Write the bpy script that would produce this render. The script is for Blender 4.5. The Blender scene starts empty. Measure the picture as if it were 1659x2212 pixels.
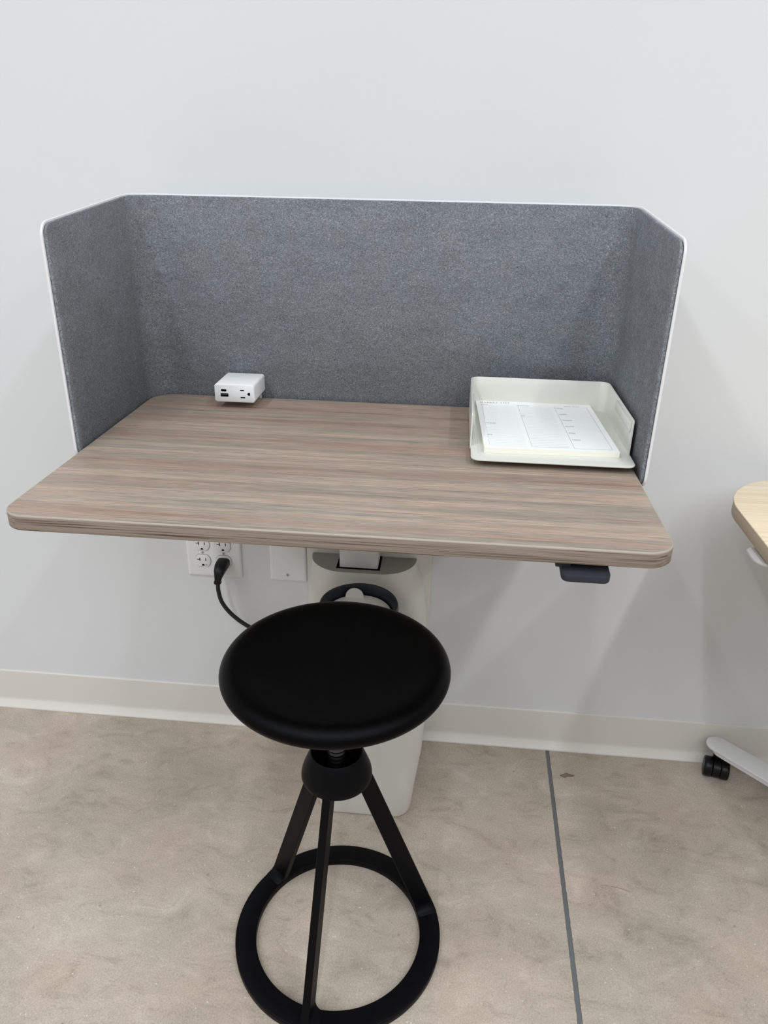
import bpy, bmesh, math, random
from mathutils import Vector, Matrix, noise

S = bpy.context.scene
C = S.collection
random.seed(4)

# ------------------------------------------------------------------ camera
YAW, PITCH, ROLL, FPX = -0.0864, 0.4326, 0.0204, 1641.17
cam_d = bpy.data.cameras.new('camera')
cam = bpy.data.objects.new('camera', cam_d)
C.objects.link(cam)
fw = Vector((math.sin(YAW)*math.cos(PITCH), math.cos(YAW)*math.cos(PITCH), -math.sin(PITCH)))
rt = Vector((math.cos(YAW), -math.sin(YAW), 0))
up = rt.cross(fw)
rt2 = rt*math.cos(ROLL) + up*math.sin(ROLL)
up2 = -rt*math.sin(ROLL) + up*math.cos(ROLL)
m = Matrix((rt2, up2, -fw)).transposed().to_4x4()
m.translation = Vector((0, -1.4071, 1.2265))
cam.matrix_world = m
cam_d.sensor_fit = 'HORIZONTAL'
cam_d.sensor_width = 36.0
cam_d.lens = 36.0*FPX/1659.0
cam_d.clip_start = 0.02
S.camera = cam

# ------------------------------------------------------------------ world, lights, exposure
w = bpy.data.worlds.new('world'); S.world = w; w.use_nodes = True
w.node_tree.nodes['Background'].inputs[0].default_value = (0.86, 0.93, 1.0, 1)
w.node_tree.nodes['Background'].inputs[1].default_value = 0.3
S.view_settings.view_transform = 'Standard'
S.view_settings.look = 'None'
S.view_settings.gamma = 1.0
S.view_settings.use_curve_mapping = False
S.view_settings.exposure = -0.05

def strip_light(x, y0, y1, z, watts, width=0.10):
    d = bpy.data.lights.new('strip_light', 'AREA')
    d.shape = 'RECTANGLE'; d.size = width; d.size_y = abs(y1-y0)
    d.energy = watts; d.color = (0.895, 0.955, 1.0)
    o = bpy.data.objects.new('strip_light', d); C.objects.link(o)
    o.location = (x, (y0+y1)/2, z)
    return o
LIGHT_Z = 3.02
for lx, watts in ((-3.3, 24), (-2.2, 24), (-1.10, 44), (0.0, 34), (1.10, 46), (2.2, 25), (3.3, 26)):
    strip_light(lx, -0.95, -4.6, LIGHT_Z, watts)

# ------------------------------------------------------------------ materials
def srgb(r, g, b):
    f = lambda c: (c/255/12.92) if c/255 <= 0.04045 else ((c/255+0.055)/1.055)**2.4
    return (f(r), f(g), f(b), 1)

def mat(name, col, rough=0.5, metal=0.0, spec=0.5, bump=None, coat=0.0):
    """plain principled material with a fine procedural grain (bump = (scale, strength, distance))"""
    M = bpy.data.materials.new(name); M.use_nodes = True
    nt = M.node_tree; b = nt.nodes['Principled BSDF']
    b.inputs['Base Color'].default_value = col
    b.inputs['Roughness'].default_value = rough
    b.inputs['Metallic'].default_value = metal
    b.inputs['Specular IOR Level'].default_value = spec
    b.inputs['Coat Weight'].default_value = coat
    if bump:
        tc = nt.nodes.new('ShaderNodeTexCoord')
        n = nt.nodes.new('ShaderNodeTexNoise'); n.inputs['Scale'].default_value = bump[0]; n.inputs['Detail'].default_value = 4
        bp = nt.nodes.new('ShaderNodeBump'); bp.inputs['Strength'].default_value = bump[1]; bp.inputs['Distance'].default_value = bump[2]
        nt.links.new(tc.outputs['Object'], n.inputs['Vector'])
        nt.links.new(n.outputs['Fac'], bp.inputs['Height'])
        nt.links.new(bp.outputs['Normal'], b.inputs['Normal'])
    return M

class NT:
    """small helper for node materials"""
    def __init__(s, name, rough=0.6, spec=0.5):
        s.m = bpy.data.materials.new(name); s.m.use_nodes = True
        s.t = s.m.node_tree; s.b = s.t.nodes['Principled BSDF']
        s.b.inputs['Roughness'].default_value = rough
        s.b.inputs['Specular IOR Level'].default_value = spec
        s.tc = s.t.nodes.new('ShaderNodeTexCoord').outputs['Object']
    def link(s, a, b): s.t.links.new(a, b)
    def mapping(s, scale, loc=(0,0,0), rot=(0,0,0)):
        n = s.t.nodes.new('ShaderNodeMapping')
        n.inputs['Scale'].default_value = scale; n.inputs['Location'].default_value = loc; n.inputs['Rotation'].default_value = rot
        s.link(s.tc, n.inputs['Vector']); return n.outputs['Vector']
    def noise(s, vec, scale=1, detail=4, rough=0.5, dist=0.0):
        n = s.t.nodes.new('ShaderNodeTexNoise')
        n.inputs['Scale'].default_value = scale; n.inputs['Detail'].default_value = detail
        n.inputs['Roughness'].default_value = rough; n.inputs['Distortion'].default_value = dist
        s.link(vec, n.inputs['Vector']); return n.outputs['Fac']
    def ramp(s, fac, stops, interp='LINEAR'):
        n = s.t.nodes.new('ShaderNodeValToRGB'); r = n.color_ramp; r.interpolation = interp
        while len(r.elements) < len(stops): r.elements.new(0.5)
        for e, (p, c) in zip(r.elements, stops):
            e.position = p; e.color = c if len(c) == 4 else (*c, 1)
        s.link(fac, n.inputs['Fac']); return n.outputs['Color']
    def mix(s, fac, a, b, blend='MIX'):
        n = s.t.nodes.new('ShaderNodeMix'); n.data_type = 'RGBA'; n.blend_type = blend
        if isinstance(fac, (int, float)): n.inputs[0].default_value = fac
        else: s.link(fac, n.inputs[0])
        for v, i in ((a, 6), (b, 7)):
            if isinstance(v, tuple): n.inputs[i].default_value = v
            else: s.link(v, n.inputs[i])
        return n.outputs[2]
    def bump(s, h, strength, dist, prev=None):
        n = s.t.nodes.new('ShaderNodeBump'); n.inputs['Strength'].default_value = strength; n.inputs['Distance'].default_value = dist
        s.link(h, n.inputs['Height'])
        if prev is not None: s.link(prev, n.inputs['Normal'])
        return n.outputs['Normal']
    def done(s, col, nrm=None):
        s.link(col, s.b.inputs['Base Color'])
        if nrm is not None: s.link(nrm, s.b.inputs['Normal'])
        return s.m

def g(v): return (v, v, v, 1)

def m_wood():
    n = NT('grey_brown_woodgrain_laminate', 0.5, 0.3)
    bands = n.noise(n.mapping((0.5, 17, 17), (1.3, 0.4, 0)), 1, 3, 0.6)            # wide colour bands
    base = n.ramp(bands, [(0.30, srgb(145, 130, 117)), (0.42, srgb(167, 146, 131)), (0.50, srgb(151, 143, 131)),
                          (0.58, srgb(177, 159, 143)), (0.66, srgb(153, 147, 137)), (0.76, srgb(179, 163, 149))])
    s1 = n.noise(n.mapping((4.0, 360, 360), (3, 1, 7)), 1, 4, 0.62)
    c1 = n.ramp(s1, [(0.30, g(0.70)), (0.44, g(0.92)), (0.54, g(1.0)), (0.70, g(1.17))])
    s2 = n.noise(n.mapping((26, 1150, 1150), (1, 9, 2)), 1, 3, 0.6)
    c2 = n.ramp(s2, [(0.30, g(0.64)), (0.5, g(1.0)), (0.70, g(1.26))])
    s3 = n.noise(n.mapping((1.9, 260, 260), (5, 5, 5)), 1, 3, 0.55)
    c3 = n.ramp(s3, [(0.30, (0.60, 0.57, 0.56, 1)), (0.37, (0.90, 0.89, 0.89, 1)), (0.42, g(1.0)), (0.75, g(1.04))])
    hue = n.noise(n.mapping((9, 130, 130), (8, 2, 1)), 1, 3, 0.6)
    c4 = n.ramp(hue, [(0.35, (1.0, 0.985, 0.985, 1)), (0.65, (1.04, 0.97, 0.955, 1))])
    col = n.mix(1.0, base, c1, 'MULTIPLY'); col = n.mix(1.0, col, c2, 'MULTIPLY'); col = n.mix(1.0, col, c3, 'MULTIPLY'); col = n.mix(1.0, col, c4, 'MULTIPLY')
    return n.done(col, n.bump(s1, 0.12, 0.0006))

def m_woodedge():
    n = NT('woodgrain_edge_band', 0.42, 0.4)
    s1 = n.noise(n.mapping((5.5, 60, 560), (3, 1, 7)), 1, 4, 0.6, 0.45)
    col = n.ramp(s1, [(0.34, srgb(70, 57, 48)), (0.41, srgb(120, 106, 94)), (0.50, srgb(148, 134, 122)), (0.7, srgb(160, 147, 135))])  # browns darkened to carry the shade of the upright edge under overhead light
    s2 = n.noise(n.mapping((9, 300, 1500)), 1, 2)
    col = n.mix(1.0, col, n.ramp(s2, [(0.3, g(0.85)), (0.6, g(1.05))]), 'MULTIPLY')
    return n.done(col)

def m_oak():
    n = NT('pale_oak_laminate', 0.5, 0.35)
    s1 = n.noise(n.mapping((2.5, 150, 200)), 1, 5, 0.6)
    col = n.ramp(s1, [(0.3, srgb(226, 204, 172)), (0.5, srgb(240, 221, 192)), (0.7, srgb(246, 230, 204))])
    return n.done(col)

def m_felt(name):
    n = NT(name, 0.95, 0.1)
    f1 = n.noise(n.mapping((380, 500, 520)), 1, 4, 0.7, 0.6)
    col = n.ramp(f1, [(0.30, srgb(80, 83, 88)), (0.46, srgb(119, 123, 128)), (0.56, srgb(134, 138, 143)), (0.72, srgb(180, 184, 190))])
    f2 = n.noise(n.mapping((10, 20, 26)), 1, 5, 0.65)
    col = n.mix(1.0, col, n.ramp(f2, [(0.3, g(0.88)), (0.7, g(1.1))]), 'MULTIPLY')
    f5 = n.noise(n.mapping((70, 110, 150), (7, 3, 1)), 1, 3, 0.6, 0.5)
    col = n.mix(1.0, col, n.ramp(f5, [(0.3, g(0.86)), (0.7, g(1.12))]), 'MULTIPLY')
    f3 = n.noise(n.mapping((30, 30, 30), (4, 4, 4)), 1, 3, 0.6)
    col = n.mix(1.0, col, n.ramp(f3, [(0.35, (1.015, 1.0, 0.99, 1)), (0.65, (0.99, 1.0, 1.015, 1))]), 'MULTIPLY')
    return n.done(col, n.bump(f1, 0.5, 0.0008))

def m_concrete():
    n = NT('polished_concrete', 0.6, 0.25)
    big = n.noise(n.mapping((2.4, 3.0, 1)), 1, 5, 0.62, 0.5)
    base = n.ramp(big, [(0.28, srgb(168, 158, 146)), (0.45, srgb(183, 172, 160)), (0.56, srgb(191, 179, 167)), (0.74, srgb(198, 189, 178))])
    cloud = n.noise(n.mapping((11, 19, 1), (3, 7, 0), (0, 0, 0.6)), 1, 7, 0.68, 1.2)
    base = n.mix(1.0, base, n.ramp(cloud, [(0.30, (0.76, 0.75, 0.73, 1)), (0.45, (0.96, 0.96, 0.95, 1)), (0.58, (1.03, 1.03, 1.03, 1)), (0.70, (1.15, 1.17, 1.19, 1))]), 'MULTIPLY')
    tint = n.noise(n.mapping((5, 5, 1), (9, 2, 0)), 1, 4)
    base = n.mix(1.0, base, n.ramp(tint, [(0.35, (1.04, 0.985, 0.95, 1)), (0.65, (1.0, 0.995, 0.985, 1))]), 'MULTIPLY')
    scuff = n.noise(n.mapping((60, 150, 1), (1, 2, 0), (0, 0, 0.7)), 1, 5, 0.7, 1.5)
    base = n.mix(1.0, base, n.ramp(scuff, [(0.26, g(0.82)), (0.40, g(0.97)), (0.60, g(1.02)), (0.74, g(1.10))]), 'MULTIPLY')
    fine = n.noise(n.mapping((330, 330, 330)), 1, 4, 0.7)
    base = n.mix(1.0, base, n.ramp(fine, [(0.28, g(0.72)), (0.45, g(0.95)), (0.55, g(1.03)), (0.70, g(1.22))]), 'MULTIPLY')
    # pale sand grains and dark pits
    v = n.t.nodes.new('ShaderNodeTexVoronoi'); v.inputs['Scale'].default_value = 95
    n.link(n.tc, v.inputs['Vector'])
    msk = n.noise(n.mapping((60, 60, 60)), 1, 2)
    grains = n.ramp(v.outputs['Distance'], [(0.0, g(1)), (0.09, g(1)), (0.15, g(0))])
    gm = n.mix(1.0, grains, n.ramp(msk, [(0.56, g(0)), (0.62, g(0.75))]), 'MULTIPLY')
    base = n.mix(gm, base, srgb(232, 224, 210))
    v2 = n.t.nodes.new('ShaderNodeTexVoronoi'); v2.inputs['Scale'].default_value = 23
    n.link(n.tc, v2.inputs['Vector'])
    msk2 = n.noise(n.mapping((13, 13, 13), (2, 2, 2)), 1, 2)
    pit = n.mix(1.0, n.ramp(v2.outputs['Distance'], [(0.0, g(1)), (0.03, g(0.9)), (0.075, g(0))]),
                n.ramp(msk2, [(0.52, g(0)), (0.6, g(0.6))]), 'MULTIPLY')
    base = n.mix(pit, base, srgb(120, 110, 100))
    return n.done(base, n.bump(fine, 0.35, 0.001))

def m_wall():
    n = NT('matt_white_wall_paint', 0.85, 0.2)
    f = n.noise(n.mapping((420, 420, 420)), 1, 3)
    b = n.noise(n.mapping((3, 3, 3)), 1, 2)
    col = n.ramp(b, [(0.3, (0.735, 0.742, 0.752, 1)), (0.7, (0.750, 0.757, 0.767, 1))])
    return n.done(col, n.bump(f, 0.12, 0.0006))

WALL = m_wall()
CONC = m_concrete()
WOOD, WEDGE, OAK = m_wood(), m_woodedge(), m_oak()
FELT = m_felt('blue_grey_felt')
OAKEDGE = mat('oak_edge_band', srgb(178, 160, 137), 0.5, bump=(300, 0.1, 0.0003))
VINYL = mat('warm_white_vinyl_skirting', srgb(225, 220, 213), 0.4, bump=(25, 0.05, 0.001))
WHITE = mat('satin_white_metal', srgb(230, 230, 231), 0.4, bump=(900, 0.05, 0.0002))
WPLAST = mat('white_plastic', srgb(236, 236, 237), 0.35, bump=(900, 0.04, 0.0002))
BOXPL = mat('matt_white_box_plastic', srgb(250, 250, 251), 0.5, bump=(900, 0.05, 0.0002))
COLM = mat('off_white_column_coating', srgb(219, 216, 209), 0.5, bump=(700, 0.06, 0.0002))
GREYW = mat('white_paddle_plastic', srgb(214, 212, 210), 0.5, bump=(900, 0.05, 0.0002))
TRAYM = mat('pale_grey_green_lacquered_steel', srgb(219, 219, 210), 0.26, bump=(700, 0.03, 0.0002))
PAPER = mat('white_paper', srgb(251, 251, 250), 0.8, bump=(500, 0.04, 0.0002))
PAPERE = mat('cream_paper_edges', srgb(246, 242, 228), 0.85, bump=(1500, 0.25, 0.0003))
INK = mat('grey_ink', srgb(92, 94, 98), 0.7, bump=(900, 0.02, 0.0001))
INKM = mat('mid_grey_ink', srgb(138, 140, 144), 0.7, bump=(900, 0.02, 0.0001))
INKL = mat('pale_grey_ink', srgb(196, 198, 200), 0.7, bump=(900, 0.02, 0.0001))
BLACK = mat('satin_black_powder_coat', srgb(7, 7, 10), 0.45, spec=0.10, bump=(1400, 0.16, 0.0003))
SEATM = mat('black_pebbled_rubber_seat', srgb(3, 3, 4), 0.34, spec=0.07, bump=(1300, 0.45, 0.0005))
BPL = mat('black_plastic', srgb(9, 9, 12), 0.35, spec=0.3, bump=(900, 0.08, 0.0002))
PADDLE = mat('charcoal_plastic', srgb(46, 48, 55), 0.5, spec=0.3, bump=(900, 0.08, 0.0002))
HOLE = mat('dark_opening', srgb(8, 8, 9), 0.9, spec=0.05, bump=(900, 0.05, 0.0002))
CORD = mat('black_rubber_cord', srgb(14, 20, 20), 0.38, bump=(400, 0.08, 0.0003))
NAVY = mat('navy_liner_ring', srgb(20, 27, 40), 0.4, bump=(300, 0.1, 0.0004))
STEEL = mat('dull_steel', srgb(88, 88, 90), 0.3, metal=1.0, bump=(600, 0.05, 0.0002))
SCREW = mat('painted_screw', srgb(190, 190, 190), 0.4, metal=0.3, bump=(600, 0.05, 0.0002))
SEAL = mat('grey_joint_sealant', srgb(104, 106, 108), 0.7, bump=(120, 0.5, 0.0015))
STAIN = mat('brown_floor_chip', srgb(128, 112, 96), 0.6, bump=(200, 0.3, 0.0006))
TOPSHADE = mat('painted_column_top_shade', srgb(150, 148, 141), 0.55, spec=0.2, bump=(700, 0.06, 0.0002))  # column coating greyed to paint the shade on its top face
EDGEHL = mat('painted_edge_highlight', srgb(168, 157, 145), 0.5, bump=(300, 0.05, 0.0002))  # paler laminate tone, paints the highlight along the top edge
GAP = mat('grey_gap', srgb(88, 88, 90), 0.8, bump=(600, 0.05, 0.0002))

# ------------------------------------------------------------------ mesh helpers
def link(name, bm, material, parent=None, smooth=True, angle=35):
    bmesh.ops.recalc_face_normals(bm, faces=bm.faces)
    me = bpy.data.meshes.new(name); bm.to_mesh(me); bm.free()
    mats = material if isinstance(material, (list, tuple)) else [material]
    for mm in mats: me.materials.append(mm)
    if smooth:
        for p in me.polygons: p.use_smooth = True
        me.set_sharp_from_angle(angle=math.radians(angle))
    o = bpy.data.objects.new(name, me); C.objects.link(o)
    if parent:
        o.parent = parent
        o.matrix_parent_inverse = Matrix.Translation(-Vector(abs_loc(parent)))
    return o
def abs_loc(o):
    v = Vector(o.location)
    return v if o.parent is None else v      # parts are built in world coordinates; only things carry a location
def thing(name, label, cat, loc, group=None):
    o = bpy.data.objects.new(name, None); C.objects.link(o)
    o.empty_display_size = 0.05; o.location = loc
    o['label'] = label; o['category'] = cat
    if group: o['group'] = group
    return o
def struct(o): o['kind'] = 'structure'; return o

def rrect(x0, x1, y0, y1, r, n=8):
    """rounded rectangle outline, counter-clockwise, r = radius or 4 radii (x1y1, x0y1, x0y0, x1y0)"""
    if not isinstance(r, (tuple, list)): r = (r,)*4
    pts = []
    for (cx, cy, a0, rr) in ((x1, y1, 0, r[0]), (x0, y1, 90, r[1]), (x0, y0, 180, r[2]), (x1, y0, 270, r[3])):
        sx = -1 if cx == x1 else 1; sy = -1 if cy == y1 else 1
        for k in range(n+1):
            a = math.radians(a0 + 90*k/n)
            pts.append((cx + sx*rr + rr*math.cos(a), cy + sy*rr + rr*math.sin(a)))
    return pts
def loft(bm, rings, cap=True, closed=True, mi=0):
    vs = [[bm.verts.new(p) for p in r] for r in rings]
    n = len(vs[0])
    for a, b in zip(vs, vs[1:]):
        for i in range(n if closed else n-1):
            j = (i+1) % n
            f = bm.faces.new((a[i], a[j], b[j], b[i])); f.material_index = mi
    if cap:
        f = bm.faces.new(vs[0][::-1]); f.material_index = mi
        f = bm.faces.new(vs[-1]); f.material_index = mi
    return vs
def slab(bm, outline, z0, z1, bev=0.0, seg=3, T=None):
    """plate from a ccw outline with softened top and bottom edges; T maps (x, y, z) to world"""
    T = T or (lambda x, y, z: (x, y, z))
    cx = sum(p[0] for p in outline)/len(outline); cy = sum(p[1] for p in outline)/len(outline)
    def inset(d):
        n = len(outline); out = []
        for i in range(n):
            # use distinct neighbours for the normal
            a = outline[i-1]; b = outline[(i+1) % n]
            k = 2
            while (abs(a[0]-outline[i][0])+abs(a[1]-outline[i][1])) < 1e-7: a = outline[i-k]; k += 1
            k = 2
            while (abs(b[0]-outline[i][0])+abs(b[1]-outline[i][1])) < 1e-7: b = outline[(i+k) % n]; k += 1
            tx, ty = b[0]-a[0], b[1]-a[1]; L = math.hypot(tx, ty) or 1
            out.append((outline[i][0] - ty/L*d, outline[i][1] + tx/L*d))
        return out
    rings = []
    if bev > 0:
        for k in range(seg+1):
            a = math.pi/2*k/seg
            o = inset(bev*(1-math.sin(a))); rings.append([T(x, y, z0 + bev*(1-math.cos(a))) for x, y in o])
        for k in range(seg+1):
            a = math.pi/2*k/seg
            o = inset(bev*(1-math.cos(a))); rings.append([T(x, y, z1 - bev*(1-math.sin(a))) for x, y in o])
    else:
        rings = [[T(x, y, z0) for x, y in outline], [T(x, y, z1) for x, y in outline]]
    loft(bm, rings)
def box(bm, x0, x1, y0, y1, z0, z1, bev=0.0, r=None, T=None):
    slab(bm, rrect(x0, x1, y0, y1, r if r is not None else max(bev, 0.0003), 4), z0, z1, bev, 2, T)
def lathe(bm, prof, cx, cy, n=64, cap0=False, cap1=False):
    rings = [[(cx + r*math.cos(2*math.pi*k/n), cy + r*math.sin(2*math.pi*k/n), z) for k in range(n)] for r, z in prof]
    vs = loft(bm, rings, cap=False)
    if cap0: bm.faces.new(vs[0][::-1])
    if cap1: bm.faces.new(vs[-1])
def catmull(P, n=10):
    P = [Vector(p) for p in P]; Q = [P[0]*2-P[1]] + P + [P[-1]*2-P[-2]]; out = []
    for i in range(1, len(Q)-2):
        for k in range(n):
            t = k/n; a, b, c, d = Q[i-1], Q[i], Q[i+1], Q[i+2]
            out.append(0.5*((2*b) + (c-a)*t + (2*a-5*b+4*c-d)*t*t + (3*b-a-3*c+d)*t*t*t))
    out.append(P[-1]); return out
def tube(bm, pts, r, n=12, cap=True):
    pts = [Vector(p) for p in pts]; rings = []; prev = None
    for i, p in enumerate(pts):
        t = (pts[min(i+1, len(pts)-1)] - pts[max(i-1, 0)]).normalized()
        u = (prev - t*prev.dot(t)) if prev is not None else t.orthogonal()
        u.normalize(); prev = u; v = t.cross(u)
        rr = r(i/(len(pts)-1)) if callable(r) else r
        rings.append([p + (u*math.cos(2*math.pi*k/n) + v*math.sin(2*math.pi*k/n))*rr for k in range(n)])
    loft(bm, rings, cap)
# maps a plate drawn in (a, b, depth) onto a plane facing the camera side: a -> x, b -> z, depth -> -y
def FRONT(y): return lambda a, b, d: (a, y - d, b)

def text_mesh(name, body, size, material, parent, M, width=None, shear=0.0, offset=0.0):
    cu = bpy.data.curves.new(name, 'FONT'); cu.body = body; cu.size = size; cu.shear = shear; cu.offset = offset
    cu.resolution_u = 3
    t = bpy.data.objects.new(name, cu); C.objects.link(t)
    bpy.context.view_layer.update()
    dg = bpy.context.evaluated_depsgraph_get()
    me = bpy.data.meshes.new_from_object(t.evaluated_get(dg))
    bpy.data.objects.remove(t); bpy.data.curves.remove(cu)
    xs = [v.co.x for v in me.vertices]; wdt = max(xs) - min(xs)
    sx = (width/wdt) if width else 1.0
    me.transform(M @ Matrix.Diagonal((sx, 1, 1, 1)))
    me.materials.clear(); me.materials.append(material); me.name = name
    o = bpy.data.objects.new(name, me); C.objects.link(o); o.parent = parent
    o.matrix_parent_inverse = Matrix.Translation(-Vector(abs_loc(parent)))
    return o

# ================================================================== the room
X0, X1, Y0, CEIL = -4.2, 5.2, -7.5, 3.1
def quad_box(name, x0, x1, y0, y1, z0, z1, m):
    bm = bmesh.new(); box(bm, x0, x1, y0, y1, z0, z1, 0.0, 0.0003); return struct(link(name, bm, m, smooth=False))
quad_box('wall_back', X0, X1, 0.0, 0.12, -0.05, CEIL, WALL)
quad_box('wall_left', X0-0.12, X0, Y0, 0.0, -0.05, CEIL, WALL)
quad_box('wall_right', X1, X1+0.12, Y0, 0.0, -0.05, CEIL, WALL)
quad_box('wall_front', X0, X1, Y0-0.12, Y0, -0.05, CEIL, WALL)
quad_box('ceiling', X0, X1, Y0, 0.0, CEIL, CEIL+0.1, WALL)

# floor: two concrete slabs with a sealed saw-cut joint running away from the wall
fl = bmesh.new(); box(fl, X0, X1, Y0, 0, -0.08, -0.03, 0.0, 0.0003)
FLOOR = struct(link('floor', fl, CONC, smooth=False))
def joint_x(y): return 0.2683 + 0.0145*min(0, y+0.0) * (1 if y > -0.63 else 0.63/abs(y)) if y < 0 else 0.2683
def edge(side):
    pts = []; y = Y0
    N = 700
    for k in range(N+1):
        y = Y0 + (0-Y0)*k/N if k < 300 else None
    ys = [Y0 + (Y0*0 - 1.2 - Y0)*k/40 for k in range(40)] + [-1.2 + 1.2*k/420 for k in range(421)]
    for y in ys:
        j = noise.noise(Vector((y*90, side*9, 0)))*0.0007 + noise.noise(Vector((y*300, side*5, 3)))*0.0007
        pts.append((joint_x(y) + side*0.0043 + j, y))
    return pts
def slab_mesh(e, xo, sgn):
    bm = bmesh.new()
    a = [bm.verts.new((x, y, 0)) for x, y in e]; b = [bm.verts.new((x, y, -0.03)) for x, y in e]
    c = [bm.verts.new((xo, y, 0)) for x, y in e]
    for i in range(len(e)-1):
        bm.faces.new((c[i], a[i], a[i+1], c[i+1])); bm.faces.new((a[i], b[i], b[i+1], a[i+1]))
    return bm
link('concrete_slab', slab_mesh(edge(-1), X0, -1), CONC, FLOOR, smooth=False)
link('concrete_slab', slab_mesh(edge(1), X1, 1), CONC, FLOOR, smooth=False)
js = bmesh.new()
ys = [Y0 + (-1.2-Y0)*k/20 for k in range(20)] + [-1.2+1.2*k/60 for k in range(61)]
loft(js, [[(joint_x(y)-0.008, y, -0.031), (joint_x(y)+0.008, y, -0.031), (joint_x(y)+0.008, y, -0.0012), (joint_x(y)-0.008, y, -0.0012)] for y in ys])
link('joint_sealant', js, SEAL, FLOOR, smooth=False)
st = bmesh.new()
bl = [(0.3045+0.012*math.cos(a)*(1+0.35*math.sin(2*a+1))+0.003*math.sin(a), -0.0905+0.0065*math.sin(a)*(1+0.3*math.cos(3*a))) for a in [2*math.pi*k/24 for k in range(24)]]
slab(st, bl, -0.001, 0.0004)
link('floor_chip', st, STAIN, FLOOR)

# cove skirting: flat face, softened top edge, curved toe on the floor
def skirting(name, L0, L1, T):
    prof = [(0, 0), (0, 0.1022), (0.0012, 0.1024), (0.0026, 0.1018), (0.0034, 0.1004), (0.0036, 0.098), (0.0036, 0.026)]
    prof += [(0.0037, 0.0225), (0.0042, 0.0195), (0.0052, 0.0172), (0.0155, 0.0046), (0.0168, 0.0030), (0.0170, 0.0012), (0.0164, 0)]
    bm = bmesh.new()
    loft(bm, [[T(L, d, z) for d, z in prof] for L in (L0, L1)])
    return struct(link(name, bm, VINYL, angle=50))
skirting('baseboard_back', X0, X1, lambda L, d, z: (L, -d, z))
skirting('baseboard_left', Y0, -0.016, lambda L, d, z: (X0+d, L, z))
skirting('baseboard_right', Y0, -0.016, lambda L, d, z: (X1-d, L, z))

# ================================================================== the wall desk
ZT, TH = 0.8194, 0.0212
DX0, DX1, DYF, DYB = -0.5542, 0.2757, -0.600, -0.050
desk = thing('wall_desk', 'height adjustable desk with grey-brown woodgrain top on a white wall column', 'desk', (-0.15, 0, 0))
out = rrect(DX0, DX1, DYF, DYB, (0.030, 0.045, 0.032, 0.036), 12)
bm = bmesh.new()
inner = rrect(DX0+0.0018, DX1-0.0018, DYF+0.0018, DYB-0.0018, (0.0285, 0.0435, 0.0305, 0.0345), 12)
slab(bm, inner, ZT-TH+0.0005, ZT)
link('desktop', bm, WOOD, desk, smooth=False)
bm = bmesh.new()
def ringz(o, z): return [(x, y, z) for x, y in o]
mid = rrect(DX0+0.0006, DX1-0.0006, DYF+0.0006, DYB-0.0006, (0.0295, 0.0445, 0.0315, 0.0355), 12)
def off(d): return rrect(DX0+d, DX1-d, DYF+d, DYB-d, tuple(r-d for r in (0.030, 0.045, 0.032, 0.036)), 12)
loft(bm, [ringz(inner, ZT-TH), ringz(mid, ZT-TH+0.0003), ringz(out, ZT-TH+0.0012), ringz(out, ZT-0.0021), ringz(off(0.0012), ZT-0.0021)], cap=False)
eb = link('edge_band', bm, WEDGE, desk, angle=60)
bm = bmesh.new()
loft(bm, [ringz(out, ZT-0.0021), ringz(off(0.0001), ZT-0.0014), ringz(off(0.0005), ZT-0.0007), ringz(off(0.0010), ZT-0.0002), ringz(off(0.0018), ZT+0.00003)], cap=False)
link('edge_highlight', bm, EDGEHL, eb, angle=60)  # rounding of the edge band, overhead highlight put into the colour

# lever under the front right of the top
def lever(parent, x0, x1, yb, yf, zt, drop, m, mb):
    bm = bmesh.new()
    L = yb - yf; a = math.atan2(drop, L)
    T = lambda x, y, z: (x, yb + (y)*math.cos(a) - 0, zt + y*math.sin(a) + z)
    slab(bm, rrect(x0, x1, -L/math.cos(a), 0, (0.001, 0.001, 0.009, 0.009), 8), -0.0100, 0, 0.0016, 2, T)
    lv = link('lever', bm, m, parent)
    bm = bmesh.new(); box(bm, x0-0.0065, x0+0.012, yb-0.045, yb+0.03, zt-0.006, ZT-TH-0.0003 if mb else zt+0.008, 0.001)
    link('lever_bracket', bm, m, lv)
    return lv
lever(desk, 0.1435, 0.2010, -0.545, -0.6055, ZT-TH-0.0040, 0.0075, PADDLE, True)

# column: wide back plate on the wall, rounded housing, telescopic arm
CX = -0.150
bm = bmesh.new(); slab(bm, [(x, z) for x, z in rrect(CX-0.131, CX+0.131, 0.03, 0.70, 0.012, 6)], 0.0005, 0.0155, 0.002, 2, FRONT(0))
plate = link('back_plate', bm, COLM, desk)
def sect(hw, d, r, z, back=0.0):
    return [(x, y, z) for x, y in rrect(CX-hw, CX+hw, -d, -0.0150, (0.001, 0.001, r, r), 12)]
bm = bmesh.new()
cxh = -0.159
def sect2(cx, hw, d, r, z): return [(x, y, z) for x, y in rrect(cx-hw, cx+hw, -d, -0.0155, (0.001, 0.001, r, r), 12)]
loft(bm, [sect2(CX, 0.129, 0.060, 0.03, 0.04), sect2(CX, 0.129, 0.060, 0.03, 0.30), sect2(CX-.001, 0.128, 0.062, 0.032, 0.36), sect2(CX-.003, 0.124, 0.070, 0.052, 0.41), sect2(CX-.006, 0.117, 0.082, 0.062, 0.445),
          sect2(cxh+.001, 0.1105, 0.0885, 0.068, 0.462), sect2(cxh, 0.109, 0.090, 0.070, 0.4785)])
link('column_housing', bm, COLM, desk, angle=50)
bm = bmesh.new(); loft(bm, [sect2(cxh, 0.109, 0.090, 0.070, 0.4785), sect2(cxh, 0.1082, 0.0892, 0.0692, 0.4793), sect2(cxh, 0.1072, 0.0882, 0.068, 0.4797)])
link('shaded_column_top', bm, TOPSHADE, desk, angle=50)  # top face of the housing, deep shade under the desk put in its colour
bm = bmesh.new()
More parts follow.
